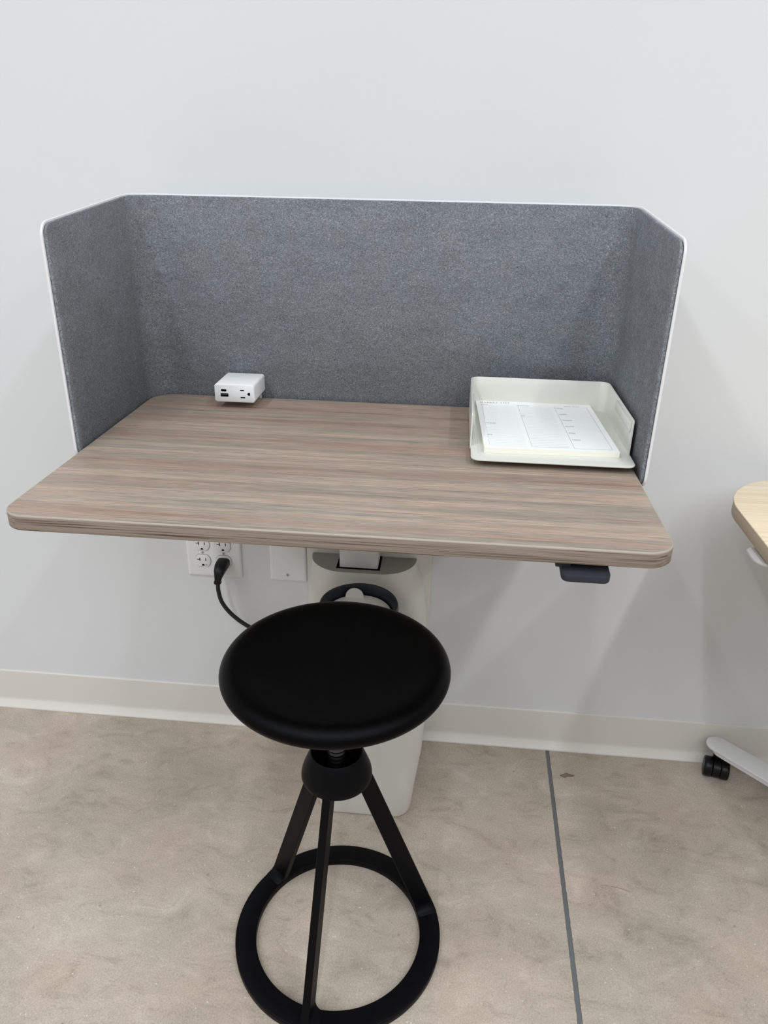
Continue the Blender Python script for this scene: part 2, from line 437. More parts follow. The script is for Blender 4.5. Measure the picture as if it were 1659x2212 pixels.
box(bm, -0.2100, -0.1215, -0.0775, -0.0165, 0.4795, 0.4806, 0)
link('arm_slot', bm, HOLE, desk)
bm = bmesh.new()
slab(bm, rrect(-0.2035, -0.1260, -0.0725, -0.022, 0.002, 3), 0.42, ZT-TH-0.012, 0.001, 2)
arm = link('lift_arm', bm, WHITE, desk)
bm = bmesh.new(); slab(bm, rrect(-0.30, -0.03, -0.42, -0.06, 0.015, 4), ZT-TH-0.012, ZT-TH-0.0002, 0.001, 2)
link('mounting_plate', bm, WHITE, desk)

# ================================================================== privacy screen
scr = thing('privacy_screen', 'blue-grey felt desk screen with white shell wrapping the back and sides of desk', 'screen', (-0.14, -0.04, 0.80))
FX0, FX1, FYB, SYF = DX0-0.0036, DX1+0.0038, -0.0460, -0.3640
SZB = 0.8015
def upath(off, rc=0.05, end=SYF, n=14):
    """U in plan at distance off outside the felt face; returns (x, y, s_to_end)"""
    x0, x1, yb = FX0-off, FX1+off, FYB+off; r = rc+off; P = []
    ds = [0, 0.0004, 0.001, 0.002, 0.0035, 0.0055, 0.008, 0.011, 0.015, 0.02]
    for d in ds: P.append((x0, end+d))
    for k in range(1, 8): P.append((x0, end+0.02+(yb-r-end-0.02)*k/7))
    for k in range(1, n+1):
        a = math.pi - math.pi/2*k/n; P.append((x0+r+r*math.cos(a), yb-r+r*math.sin(a)))
    for k in range(1, 16): P.append((x0+r+(x1-x0-2*r)*k/15, yb))
    for k in range(1, n+1):
        a = math.pi/2 - math.pi/2*k/n; P.append((x1-r+r*math.cos(a), yb-r+r*math.sin(a)))
    for k in range(1, 8): P.append((x1, yb-r-(yb-r-end-0.02)*k/7))
    for d in ds[::-1][1:]: P.append((x1, end+d))
    return P
def topz(y):
    t = max(0.0, min(1.0, (-0.075-y)/(0.075+0.36) * 1.52)) if y < -0.075 else 0.0
    return 1.1690 - 0.0255*max(0.0, (-0.075-y)/(0.361-0.075)) if y < -0.075 else 1.1690
def rnd(d, r): return 0 if d >= r else r - math.sqrt(max(0, r*r-(r-d)**2))
def ushell(o0, o1, ztop_off, zbot, end, r, e=0.0012):
    A = upath(o0, end=end); B = upath(o1, end=end); bm = bmesh.new(); rings = []
    for (xa, ya), (xb, yb) in zip(A, B):
        d = min(ya, yb)-end if min(ya, yb) < end+0.03 else 1
        k = rnd(max(d, 0), r); zt = topz((ya+yb)/2) + ztop_off - k; zb = zbot + k
        dx, dy = xb-xa, yb-ya
        q = lambda t, z: (xa+dx*t, ya+dy*t, z)
        L = math.hypot(dx, dy); f = e/L
        rings.append([q(0, zb+e), q(f, zb), q(1-f, zb), q(1, zb+e), q(1, zt-e), q(1-f*0.3, zt-e*0.3), q(1-f, zt), q(f, zt), q(f*0.3, zt-e*0.3), q(0, zt-e)])
    loft(bm, rings); return bm
link('felt_lining', ushell(0.0, 0.0042, -0.0022, SZB+0.002, SYF+0.0025, 0.016, 0.0018), FELT, scr, angle=50)
link('shadow_gap', ushell(0.0042, 0.0050, -0.0035, SZB+0.003, SYF+0.003, 0.015, 0.0003), PADDLE, scr, angle=50)
link('white_shell', ushell(0.0050, 0.0084, 0.0, SZB, SYF, 0.018, 0.0012), WHITE, scr, angle=50)
for bx in (-0.40, 0.12):
    bm = bmesh.new(); box(bm, bx-0.03, bx+0.03, -0.0495, FYB-0.0003, ZT-TH-0.01, ZT-0.004, 0.0008); link('screen_bracket', bm, WHITE, scr)

# ================================================================== power module floating over the desk edge
BX0, BX1, BY0, BY1, BZ0, BZ1 = -0.4160, -0.3445, -0.1300, -0.0510, 0.8328, 0.8650
pm = thing('power_module', 'small white power box with one socket and two USB ports on the desk', 'power box', ((BX0+BX1)/2, BY0, ZT))
TF = FRONT(BY1)
bm = bmesh.new()
slab(bm, rrect(BX0, BX1, BZ0, BZ1, 0.0048, 8), 0.0, BY1-BY0, 0.0006, 2, TF)
link('housing', bm, BOXPL, pm, angle=50)
bm = bmesh.new(); slab(bm, rrect(BX0+0.0009, BX1-0.0009, BZ0+0.0009, BZ1-0.0009, 0.0042, 8), 0, 0.0006, 0.0002, 1, FRONT(BY0+0.0001))
face = link('face_plate', bm, WPLAST, pm, angle=50)
def hole(parent, name, x0, x1, z0, z1, r, m=HOLE, y=BY0-0.0005, d=0.00025, n=5):
    bm = bmesh.new(); slab(bm, rrect(x0, x1, z0, z1, r, n), 0, d, 0, 1, FRONT(y)); return link(name, bm, m, parent, smooth=False)
zt = BZ1
hole(face, 'usb_c_port', BX0+.0118, BX0+.0218, zt-.0133, zt-.0093, .0018)
hole(face, 'usb_a_port', BX0+.0108, BX0+.0248, zt-.0226, zt-.0166, .0005)
hole(face, 'tongue', BX0+.0125, BX0+.0235, zt-.0188, zt-.0178, .0002, GAP, BY0-0.0008)
hole(face, 'socket_slot', BX0+.0465, BX0+.0535, zt-.0114, zt-.0092, .0006)
hole(face, 'socket_slot', BX0+.0465, BX0+.0550, zt-.0242, zt-.0220, .0006)
bm = bmesh.new()
gx, gz = BX0+.0640, zt-.0165
slab(bm, [(gx, gz-.0026), (gx, gz+.0026)] + [(gx-.0012-.0038*math.sin(math.pi*k/8), gz+.0026*math.cos(math.pi*k/8)) for k in range(9)], 0, 0.00025, 0, 1, FRONT(BY0-0.0005))
link('ground_hole', bm, HOLE, face, smooth=False)
# clamp stem that carries the box from the desk's back edge
bm = bmesh.new(); box(bm, BX0+0.012, BX1-0.012, -0.088, -0.0535, ZT+0.0001, BZ0+0.0006, 0.0012)
link('clamp_foot', bm, WHITE, pm)
bm = bmesh.new(); box(bm, BX0+0.014, BX1-0.008, -0.0495, -0.0478, ZT-0.012, BZ0+0.006, 0.0004)
link('clamp_strap', bm, WHITE, pm)

# ================================================================== letter tray
TZ = 0.8325
TX0, TX1, TYB, TYF, TSF = 0.0340, 0.2740, -0.0800, -0.3560, -0.2990
TTOP = 0.8850
tray = thing('letter_tray', 'pale grey-green metal letter tray at the right end of the desk', 'tray', ((TX0+TX1)/2, -0.2, ZT))
bm = bmesh.new()
slab(bm, rrect(TX0+0.001, TX1-0.0005, TYF, TYB-0.002, (0.002, 0.002, 0.014, 0.014), 8), TZ-0.0022, TZ, 0.0006, 2)
link('tray_floor', bm, TRAYM, tray)
# walls: U with rounded back corners and stepped front ends
def uwall():
    bm = bmesh.new(); r = 0.016; th = 0.0020; P = []
    def path(off):
        P = []; x0, x1, yb = TX0+off, TX1-off, TYB-off; rr = r-off
        zz = []
        for y in (TSF, TSF+0.0008, TSF+0.002, TSF+0.004, -0.25, -0.2, -0.15): P.append((x0, y))
        for k in range(0, 9):
            a = math.pi - math.pi/2*k/8; P.append((x0+rr+rr*math.cos(a), yb-rr+rr*math.sin(a)))
        for k in range(1, 8): P.append((x0+rr+(x1-x0-2*rr)*k/8, yb))
        for k in range(0, 9):
            a = math.pi/2 - math.pi/2*k/8; P.append((x1-rr+rr*math.cos(a), yb-rr+rr*math.sin(a)))
        for y in (-0.15, -0.2, -0.25, TSF+0.004, TSF+0.002, TSF+0.0008, TSF): P.append((x1, y))
        return P
    rings = []
    for (xa, ya), (xb, yb) in zip(path(0), path(th)):
        d = ya-TSF; zt = TTOP - (rnd(d, 0.004) if d < 0.004 else 0)
        q = lambda t, z: (xa+(xb-xa)*t, ya+(yb-ya)*t, z)
        rings.append([q(0, TZ-0.004), q(1, TZ-0.004), q(1, zt-0.0005), q(0.75, zt), q(0.25, zt), q(0, zt-0.0005)])
    loft(bm, rings); return bm
link('tray_wall', uwall(), TRAYM, tray, angle=50)
# folded tab on the inner right wall, small stop on the left
bm = bmesh.new(); box(bm, TX1-0.0052, TX1-0.0022, -0.292, -0.175, TTOP-0.020, TTOP-0.0045, 0.0008); link('stacking_tab', bm, TRAYM, tray)
bm = bmesh.new(); box(bm, TX0+0.0022, TX0+0.0048, -0.292, -0.175, TTOP-0.020, TTOP-0.0045, 0.0008); link('stacking_tab', bm, TRAYM, tray)
# raised inner panel pressed in the floor
bm = bmesh.new(); slab(bm, rrect(TX0+0.012, TX1-0.0155, TYF+0.020, TYB-0.014, 0.010, 6), TZ-0.0005, TZ+0.0009, 0.0007, 2); link('pressed_panel', bm, TRAYM, tray)
for fx in (TX0+0.028, TX1-0.028):
    for fy in (TYF+0.045, TYB-0.03):
        bm = bmesh.new(); lathe(bm, [(0.006, ZT+0.0001), (0.0075, ZT+0.001), (0.0075, TZ-0.0015)], fx, fy, 20, True, True); link('foot', bm, BPL, tray)

# ================================================================== planner pad in the tray
PW, PD, PZ0, PZ1 = 0.2000, 0.2490, TZ+0.0011, TZ+0.0096
pad = thing('paper_pad', 'white market list planner pad lying in the grey tray', 'notepad', (0.1500, -0.2010, PZ0))
rot = Matrix.Rotation(math.radians(2.1), 4, 'Z')
PM = Matrix.Translation((0.1500, -0.2010, 0)) @ rot
def PT(x, y, z): v = PM @ Vector((x-PW/2, y-PD/2, z)); return (v.x, v.y, v.z)
bm = bmesh.new(); slab(bm, rrect(0, PW, 0, PD, 0.0004, 2), PZ0, PZ1-0.0003, 0, 1, PT); link('page_stack', bm, PAPERE, pad, smooth=False)
bm = bmesh.new(); slab(bm, rrect(0, PW, 0, PD, 0.0004, 2), PZ1-0.0003, PZ1, 0, 1, PT); link('top_sheet', bm, PAPER, pad, smooth=False)
top_sheet = bpy.data.objects['top_sheet']
def ln(bm, u0, v0, u1, v1, w):
    a = Vector((u0*PW, (1-v0)*PD)); b = Vector((u1*PW, (1-v1)*PD)); t = (b-a).normalized(); n = Vector((-t.y, t.x))*w/2
    z = PZ1+0.00012
    bm.faces.new([bm.verts.new(PT(p.x, p.y, z)) for p in (a-n, b-n, b+n, a+n)])
bm = bmesh.new()
ln(bm, .675, .105, .675, .965, .00035); ln(bm, .955, .105, .955, .965, .00035)
ln(bm, .675, .965, .955, .965, .0005); ln(bm, .92, .105, .955, .105, .0004); ln(bm, .675, .105, .72, .105, .0004)
ln(bm, .36, .10, .36, .325, .00035); ln(bm, .36, .345, .36, .955, .00035); ln(bm, .045, .10, .045, .505, .00025); ln(bm, .045, .53, .045, .74, .00025); ln(bm, .045, .76, .045, .955, .00025)
o = link('box_rules', bm, INKM, top_sheet, smooth=False)
bm = bmesh.new(); v = .135
while v < .965:
    ln(bm, .055, v, .325, v, .00035); ln(bm, .37, v, .64, v, .0004); v += .0305
ln(bm, .36, .955, .64, .955, .0005)
o = link('writing_lines', bm, INKL, top_sheet, smooth=False)
def ptxt(name, s, u, v, size, width=None, m=INK, off=0.00004):
    M = PM @ Matrix.Translation((u*PW-PW/2, (1-v)*PD-PD/2, PZ1+0.00014))
    text_mesh(name, s, size, m, top_sheet, M, width, 0.0, off)
# serif capitals drawn as strokes: (x0, y0, x1, y1, width) in a cell one unit high; the first number is the cell width
K, N_ = 0.15, 0.055
def sf(x, y, w=0.34): return (x-w/2, y, x+w/2, y, 0.05)
GLYPH = {
 'M': (1.10, [(.16, .02, .16, .98, N_), (.12, .98, .52, .05, K), (.52, .05, .92, .98, N_), (.92, .02, .92, .98, K), sf(.16, .03), sf(.92, .03), sf(.13, .97, .2), sf(.95, .97, .2)]),
 'A': (0.95, [(.12, .02, .47, .98, N_), (.47, .98, .82, .02, K), (.25, .36, .68, .36, N_), sf(.12, .03, .28), sf(.82, .03, .3)]),
 'R': (0.92, [(.2, .02, .2, .98, K), (.2, .97, .52, .97, N_), (.52, .97, .66, .86, .09), (.66, .86, .66, .64, K), (.66, .64, .52, .51, .09), (.2, .51, .52, .51, N_), (.48, .51, .80, .03, K), sf(.2, .03), sf(.86, .03, .18)]),
 'K': (0.95, [(.2, .02, .2, .98, K), (.24, .42, .74, .97, N_), (.42, .60, .80, .03, K), sf(.2, .03), sf(.2, .97), sf(.76, .97, .26), sf(.84, .03, .26)]),
 'E': (0.82, [(.2, .02, .2, .98, K), (.1, .97, .72, .97, N_), (.2, .52, .54, .52, N_), (.1, .03, .74, .03, N_), (.72, .98, .72, .80, N_), (.74, .02, .74, .22, N_), (.54, .42, .54, .62, N_)]),
 'T': (0.86, [(.43, .02, .43, .98, K), (.08, .97, .78, .97, N_), (.08, .98, .08, .78, N_), (.78, .98, .78, .78, N_), sf(.43, .03)]),
 'L': (0.80, [(.2, .02, .2, .98, K), (.1, .03, .70, .03, N_), (.70, .02, .70, .24, N_), sf(.2, .97)]),
 'I': (0.42, [(.2, .02, .2, .98, K), sf(.2, .03), sf(.2, .97)]),
 'S': (0.74, [(.60, .78, .58, .92, N_), (.58, .92, .36, .99, .07), (.36, .99, .16, .86, .09), (.16, .86, .16, .68, .12), (.16, .68, .56, .40, K), (.56, .40, .60, .20, .12), (.60, .20, .42, .02, .09), (.42, .02, .18, .06, .07), (.18, .06, .12, .24, N_)]),
 'P': (0.82, [(.2, .02, .2, .98, K), (.2, .97, .52, .97, N_), (.52, .97, .66, .86, .09), (.66, .86, .66, .62, K), (.66, .62, .52, .49, .09), (.2, .49, .52, .49, N_), sf(.2, .03)]),
 'N': (1.0, [(.18, .02, .18, .98, N_), (.14, .98, .80, .03, K), (.82, .02, .82, .98, N_), sf(.18, .03), sf(.15, .97, .2), sf(.82, .97)]),
 ' ': (0.6, [])}
def title(word, u, v, h, width):
    bm = bmesh.new(); tot = sum(GLYPH[c][0] for c in word) + 0.28*(len(word)-1); sx = width/tot
    x = u*PW; y = (1-v)*PD; z = PZ1+0.00016
    for c in word:
        for x0, y0, x1, y1, w in GLYPH[c][1]:
            a = Vector((x0, y0)); b = Vector((x1, y1)); t = (b-a).normalized(); q = Vector((-t.y, t.x))*w/2
            bm.faces.new([bm.verts.new(PT(x + p.x*sx, y + p.y*h, z)) for p in (a-q, b-q, b+q, a+q)])
            z += 0.0000004
        x += (GLYPH[c][0]+0.28)*sx
    link('title_lettering', bm, INK, top_sheet, smooth=False)
title('MARKET LIST', .035, .064, .0062, .0520)
title('MEAL PLAN', .765, .094, .0040, .0260)
for k, s in enumerate(('monday', 'tuesday', 'wednesday', 'thursday', 'friday', 'weekend')):
    ptxt('day_lettering', s, .688, .150+.132*k, .0050, .0018*len(s))
for s, u, v in (('produce', .040, .108), ('meat & deli', .040, .528), ('dairy', .040, .760), ('pantry/frozen', .352, .110), ('other', .352, .350)):
    ptxt('list_lettering', s, u, v, .0045, .0016*len(s))

# ================================================================== wall plates
def wall_plate(parent, x0, x1, z0, z1):
    bm = bmesh.new()
    o = rrect(x0, x1, z0, z1, 0.003, 5)
    def ins(d): return rrect(x0+d, x1-d, z0+d, z1-d, max(0.003-d*0.3, 0.001), 5)
    rings = [[(x, -0.0002, z) for x, z in o], [(x, -0.0022, z) for x, z in ins(0.0002)], [(x, -0.0040, z) for x, z in ins(0.0014)], [(x, -0.0050, z) for x, z in ins(0.0034)], [(x, -0.0055, z) for x, z in ins(0.0062)]]
    loft(bm, rings); return link('cover_plate', bm, WPLAST, parent, angle=50)
outl = thing('double_outlet', 'white two-gang wall outlet plate with four sockets under the desk', 'outlet', (-0.4855, 0, 0.455))
wall_plate(outl, -0.5460, -0.4262, 0.3985, 0.5130)
def recept(cx, cz, plug=False):
    def shape(r, h):
        a0 = math.asin(h/r); P = []
        for k in range(13): a = -a0 + 2*a0*k/12; P.append((cx+r*math.cos(a), cz+r*math.sin(a)))
        for k in range(13): a = math.pi - a0 + 2*a0*k/12; P.append((cx+r*math.cos(a), cz+r*math.sin(a)))
        return P
    bm = bmesh.new(); slab(bm, shape(0.0178, 0.0151), 0, 0.0002, 0, 1, FRONT(-0.0055)); rim = link('socket_rim', bm, GAP, outl, smooth=False)
    bm = bmesh.new(); slab(bm, shape(0.0172, 0.0144), 0, 0.0022, 0.0006, 2, FRONT(-0.0052)); s = link('socket', bm, WPLAST, outl, angle=50)
    yy = -0.00745
    if not plug:
        hole(s, 'slot', cx-.0073, cx-.0056, cz-.0008, cz+.0068, .0002, HOLE, yy)
        hole(s, 'slot', cx-.0132, cx-.0060, cz+.0022, cz+.0036, .0002, HOLE, yy)
        hole(s, 'slot', cx+.0057, cx+.0073, cz-.0002, cz+.0062, .0002, HOLE, yy)
        bm = bmesh.new(); gz = cz-.0107
        slab(bm, [(cx+.0028*math.cos(math.pi*k/10), gz+.0026*math.sin(math.pi*k/10)) for k in range(11)] + [(cx-.0028, gz-.0012), (cx+.0028, gz-.0012)], 0, .00025, 0, 1, FRONT(yy)); link('ground_hole', bm, HOLE, s, smooth=False)
    return s
RX = (-0.5105, -0.4645); RZ = (0.4380, 0.4769)
for i, rx in enumerate(RX):
    for j, rz in enumerate(RZ):
        s = recept(rx, rz, plug=(i == 1 and j == 0))
        if i == 0 and j == 0:
            bm = bmesh.new()
            tube(bm, [(rx+.0068+.0014*math.cos(a), -.0076, rz-.0098+.0014*math.sin(a)) for a in [2*math.pi*k/16 for k in range(17)]], .00022, 6)
            link('round_mark', bm, GAP, s)
            bm = bmesh.new()
            tube(bm, [(rx+.0140*math.cos(a), -.0076, rz+.0130*math.sin(a)) for a in [math.radians(-38+60*k/12) for k in range(13)]], .0002, 6)
            link('rating_mark', bm, INKL, s)
    bm = bmesh.new(); lathe(bm, [(0.0030, 0), (0.0030, 0.0008), (0.0024, 0.0013)], 0, 0, 20, True, True)
    bmesh.ops.transform(bm, matrix=Matrix.Translation((rx, -0.0055, 0.45745)) @ Matrix.Rotation(math.radians(90), 4, 'X'), verts=bm.verts)
    sc = link('cover_screw', bm, SCREW, outl)
    hole(sc, 'screw_slot', rx-.00035, rx+.00035, 0.45745-.0025, 0.45745+.0025, .0001, GAP, -0.0067)

blank = thing('blank_wall_plate', 'blank white cover plate with one screw, left of the desk column', 'wall plate', (-0.3245, 0, 0.457))
wall_plate(blank, -0.3645, -0.2850, 0.3985, 0.5130)
for scz in (0.4152, 0.4963):
    bm = bmesh.new(); lathe(bm, [(0.0034, 0), (0.0034, 0.0006), (0.0026, 0.0013)], 0, 0, 20, True, True)
    bmesh.ops.transform(bm, matrix=Matrix.Translation((-0.3265, -0.0055, scz)) @ Matrix.Rotation(math.radians(90), 4, 'X'), verts=bm.verts)
    sc = link('cover_screw', bm, SCREW, blank)
    hole(sc, 'screw_slot', -.3265-.0004, -.3265+.0004, scz-.0028, scz+.0028, .0001, HOLE, -0.0067)

# ================================================================== plug and cord
cord = thing('power_cable', 'black power cord plugged into the outlet and curving behind the stool', 'cord', (-0.4645, -0.0075, 0.438))
bm = bmesh.new()
# plug body: swept rounded block that leaves the wall and turns down
body = [((-0.4645, -0.0078, 0.4375), 0.0135, 0.0105), ((-0.4647, -0.0180, 0.4375), 0.0135, 0.0105), ((-0.4652, -0.0290, 0.4360), 0.0130, 0.0100),
        ((-0.4665, -0.0370, 0.4290), 0.0112, 0.0085), ((-0.4680, -0.0410, 0.4190), 0.0080, 0.0070), ((-0.4690, -0.0425, 0.4120), 0.0066, 0.0062),
        ((-0.4694, -0.0430, 0.4100), 0.0076, 0.0072), ((-0.4696, -0.0432, 0.4060), 0.0076, 0.0072), ((-0.4697, -0.0434, 0.4035), 0.0050, 0.0050)]
rings = []; P = [Vector(b[0]) for b in body]
for i, (c, a, b) in enumerate(body):
    t = (P[min(i+1, len(P)-1)] - P[max(i-1, 0)]).normalized()
    u = Vector((1, 0, 0)); u = (u - t*u.dot(t)).normalized(); v = t.cross(u); e = 0.55
    ring = []
    for k in range(24):
        th = 2*math.pi*k/24; cs, sn = math.cos(th), math.sin(th)
        ring.append(P[i] + u*a*math.copysign(abs(cs)**e, cs) + v*b*math.copysign(abs(sn)**e, sn))
    rings.append(ring)
loft(bm, rings); link('plug', bm, BPL, cord, angle=50)
bm = bmesh.new()
tube(bm, catmull([(-0.4697, -0.0430, 0.405), (-0.4696, -0.0425, 0.385), (-0.4650, -0.0415, 0.3600), (-0.4520, -0.0400, 0.3360), (-0.4300, -0.0390, 0.3130), (-0.4020, -0.0380, 0.2940), (-0.3600, -0.0370, 0.2760), (-0.3200, -0.0360, 0.2660), (-0.2790, -0.0350, 0.262)], 8), 0.0046, 12)
link('cable', bm, CORD, cord)

# ================================================================== waste bin
BCX, BCY = -0.146, -0.186
binn = thing('waste_bin', 'white waste bin with a dark navy rim ring, tucked behind the stool', 'bin', (BCX, BCY, 0))
def sq(cx, cy, hw, hd, r, z, n=8): return [(x, y, z) for x, y in rrect(cx-hw, cx+hw, cy-hd, cy+hd, r, n)]
bm = bmesh.new()
loft(bm, [sq(-.131, -.166, .086, .080, .030, 0.0004), sq(-.131, -.166, .094, .0865, .034, 0.003), sq(-.131, -.166, .0965, .089, .036, 0.011), sq(-.131, -.168, .101, .089, .038, 0.06), sq(-.131, -.172, .113, .090, .042, 0.16), sq(-.133, -.178, .120, .092, .046, 0.26),
          sq(-.138, -.184, .116, .088, .055, 0.345), sq(-.146, -.187, .098, .082, .064, 0.405), sq(-.1500, -.188, .077, .075, .070, 0.434), sq(-.1500, -.188, .074, .073, .0715, 0.446), sq(-.1500, -.188, .069, .069, .0675, 0.446), sq(-.1500, -.188, .067, .067, .0655, 0.430)])
link('bin_body', bm, COLM, binn, angle=50)
# rim ring
bm = bmesh.new(); rr = []
for k in range(72):
    a = 2*math.pi*k/72; ca, sa = math.cos(a), math.sin(a)
    prof = [(0.0715, 0.4505), (0.0800, 0.4505), (0.0835, 0.4560), (0.0835, 0.4690), (0.0815, 0.4745), (0.0770, 0.4745), (0.0715, 0.4620)]
    rr.append([(-.1500+p*ca*0.905, -.188+p*sa*0.94, z-0.006) for p, z in prof])
vs = [[bm.verts.new(p) for p in r] for r in rr]
for i in range(72):
    for j in range(7): bm.faces.new((vs[i][j], vs[(i+1) % 72][j], vs[(i+1) % 72][(j+1) % 7], vs[i][(j+1) % 7]))
link('rim_ring', bm, NAVY, binn, angle=50)
# lid disc inside the ring with an upright rounded tab
bm = bmesh.new(); lathe(bm, [(0.0001, 0.4520), (0.054, 0.4520), (0.0612, 0.4505), (0.0630, 0.4470), (0.0630, 0.4435)], -.1500, -.188, 48, False, True)
lid = link('inner_lid', bm, COLM, binn, angle=50)
bm = bmesh.new()
tw = 0.0178
tabo = [(-tw, 0), (tw, 0), (tw, 0.0040)] + [(tw*math.cos(math.pi*k/14), 0.0040+tw*0.9*math.sin(math.pi*k/14)) for k in range(1, 14)] + [(-tw, 0.0040)]
slab(bm, tabo, 0, 0.0025, 0.0005, 2, lambda a, b, d: (-.1640+a, -.1390-d+b*0.25, .4500+b)); link('lid_tab', bm, COLM, lid, angle=50)

# ================================================================== stool
SX, SY = -0.1418, -0.5195
stool = thing('swivel_stool', 'black round stool with a screw column and flat bar legs on a ring base', 'stool', (SX, SY, 0))
R = 0.1648; zc = 0.5690
prof = [(0.0, zc+0.0045), (0.03, zc+0.0047), (0.06, zc+0.0056), (0.09, zc+0.0075), (0.115, zc+0.0103), (0.132, zc+0.0130), (0.143, zc+0.0142), (0.151, zc+0.0133), (0.158, zc+0.0100), (0.1625, zc+0.0050), (R, zc-0.0010), (R-0.0008, zc-0.0065), (R-0.0040, zc-0.0115), (R-0.0090, zc-0.0150), (0.146, zc-0.0175), (0.12, zc-0.0200), (0.07, zc-0.0220), (0.0, zc-0.0220)]
prof = [(max(r, 0.0002), z) for r, z in prof]
P3 = catmull([(r, 0, z) for r, z in prof], 4)
bm = bmesh.new(); lathe(bm, [(max(p.x, 0.0001), p.z) for p in P3], SX, SY, 128, True, True)
link('seat', bm, SEATM, stool, angle=60)
bm = bmesh.new()
lathe(bm, [(0.030, zc-0.0215), (0.030, zc-0.030), (0.026, zc-0.034), (0.012, zc-0.036)], SX, SY, 40, True, True); link('seat_mount', bm, BLACK, stool)
# threaded rod
bm = bmesh.new(); pr = []; z = 0.352
while z < zc-0.030:
    pr += [(0.0125, z), (0.0148, z+0.0022), (0.0148, z+0.0032), (0.0125, z+0.0054)]; z += 0.0072
lathe(bm, pr, SX, SY, 36, True, True); link('threaded_rod', bm, STEEL, stool, angle=50)
# hub: open-topped cone
bm = bmesh.new()
lathe(bm, [(0.0490, 0.3610), (0.0530, 0.3625), (0.0545, 0.3670), (0.0543, 0.372), (0.0530, 0.3785), (0.0500, 0.387), (0.0400, 0.4120), (0.0393, 0.4127), (0.0380, 0.4118), (0.0376, 0.409), (0.0440, 0.384), (0.0440, 0.366), (0.0151, 0.365), (0.0151, 0.3610)], SX, SY, 64)
bmesh.ops.remove_doubles(bm, verts=bm.verts, dist=1e-6)
link('hub', bm, BLACK, stool, angle=50)
# ring base
RO, RI, RH = 0.1765, 0.1415, 0.0135
bm = bmesh.new(); pr = [(RI, 0.0012), (RI+0.001, 0.0003), (RO-0.001, 0.0003), (RO, 0.0012), (RO, RH-0.0015), (RO-0.0005, RH-0.0004), (RO-0.0016, RH), (RI+0.0012, RH), (RI+0.0003, RH-0.0004), (RI, RH-0.0012)]
vs = []
for k in range(144):
    a = 2*math.pi*k/144; vs.append([bm.verts.new((SX+r*math.cos(a), SY+r*math.sin(a), z)) for r, z in pr])
for i in range(144):
    for j in range(len(pr)): bm.faces.new((vs[i][j], vs[(i+1) % 144][j], vs[(i+1) % 144][(j+1) % len(pr)], vs[i][(j+1) % len(pr)]))
link('ring_base', bm, BLACK, stool, angle=50)
# three flat-bar legs; broad side radial, flared foot where the bar bends out of the ring
def leg(deg, side):
    a = math.radians(deg); er = Vector((math.cos(a), math.sin(a), 0)); et = Vector((-math.sin(a), math.cos(a), 0))
    c = Vector((SX, SY, 0)); rings = []; zt_, zb_ = 0.376, RH-0.002
    zs = [zb_, RH] + [RH+0.016*(1-math.cos(math.pi/2*k/8)) for k in range(1, 9)] + [RH+0.016+(zt_-0.020-RH-0.016)*k/8 for k in range(1, 8)] + [zt_-0.020+0.020*k/8 for k in range(9)]
    for z in zs:
        s = (z-RH)/(zt_-RH)
        ro = (RO-0.0008) + (0.0490-RO)*max(s, 0) ; ri = RI+0.0005 + (0.0190-RI)*max(s, 0)
        h = 0.0062
        fl = 0.0; fo = 0.0; q = z-RH
        if q < 0.016: fl = 0.016*(1-math.sqrt(max(0, 1-(1-max(q, 0.0002)/0.016)**2)))      # fillet on the bent side
        if q < 0.004: fo = 0.004*(1-math.sqrt(max(0, 1-(1-max(q, 0)/0.004)**2)))
        p = zt_ - z
        ft = 0.018*(1-math.sqrt(max(0, 1-(1-max(p-0.004, 0)/0.014)**2))) if p < 0.018 else 0
        tp = h + (fl if side > 0 else fo) + ft; tn = h + (fl if side < 0 else fo) + ft*0.6
        b = 0.0012
        ring = []
        for (r_, t_) in ((ri+b, -tn), (ro-b, -tn), (ro, -tn+b), (ro, tp-b), (ro-b, tp), (ri+b, tp), (ri, tp-b), (ri, -tn+b)):
            v = c + er*r_ + et*t_
            d = Vector((v.x-c.x, v.y-c.y)); L = d.length
            if q < 0.03:                                       # keep the flare on the ring's footprint
                L2 = min(max(L, RI if r_ < 0.5*(ro+ri) else 0), RO)
                if L > RO: v = c + Vector((d.x, d.y, 0))*(RO-0.0005)/L
            ring.append((v.x, v.y, z))
        rings.append(ring)
    bm = bmesh.new(); loft(bm, rings); link('leg', bm, BLACK, stool, angle=40)
leg(141.5, 1); leg(22.5, -1); leg(261.0, 1)

# ================================================================== second table at the right
TH2 = 0.0240; T2Z = 0.715
tab = thing('mobile_table', 'pale oak table with white legs on castors at the right edge of the photo', 'table', (0.95, -0.36, 0))
o2 = rrect(0.4845, 1.40, -0.68, -0.063, (0.15, 0.15, 0.15, 0.15), 28)
bm = bmesh.new(); slab(bm, o2, T2Z-0.003, T2Z, 0.0008, 2); link('tabletop', bm, OAK, tab, angle=50)
bm = bmesh.new(); slab(bm, rrect(0.4850, 1.3995, -0.6795, -0.0635, 0.1495, 28), T2Z-TH2, T2Z-0.003, 0.0005, 1); link('edge_band', bm, OAKEDGE, tab, angle=50)
def T2P(x, y, z): return (x, y, z)
bm = bmesh.new()
slab(bm, [(0.4775+0.0, -0.318)] + [(0.503+0.0255*math.cos(a), -0.318-0.0+0.0*a+0.028*math.sin(a)) for a in [math.radians(180+90*k/8) for k in range(1, 9)]] + [(0.56, -0.346), (0.56, -0.287), (0.486, -0.287), (0.4785, -0.294)], T2Z-TH2-0.0135, T2Z-TH2-0.0085, 0.0012, 2)
lv2 = link('lever', bm, GREYW, tab)
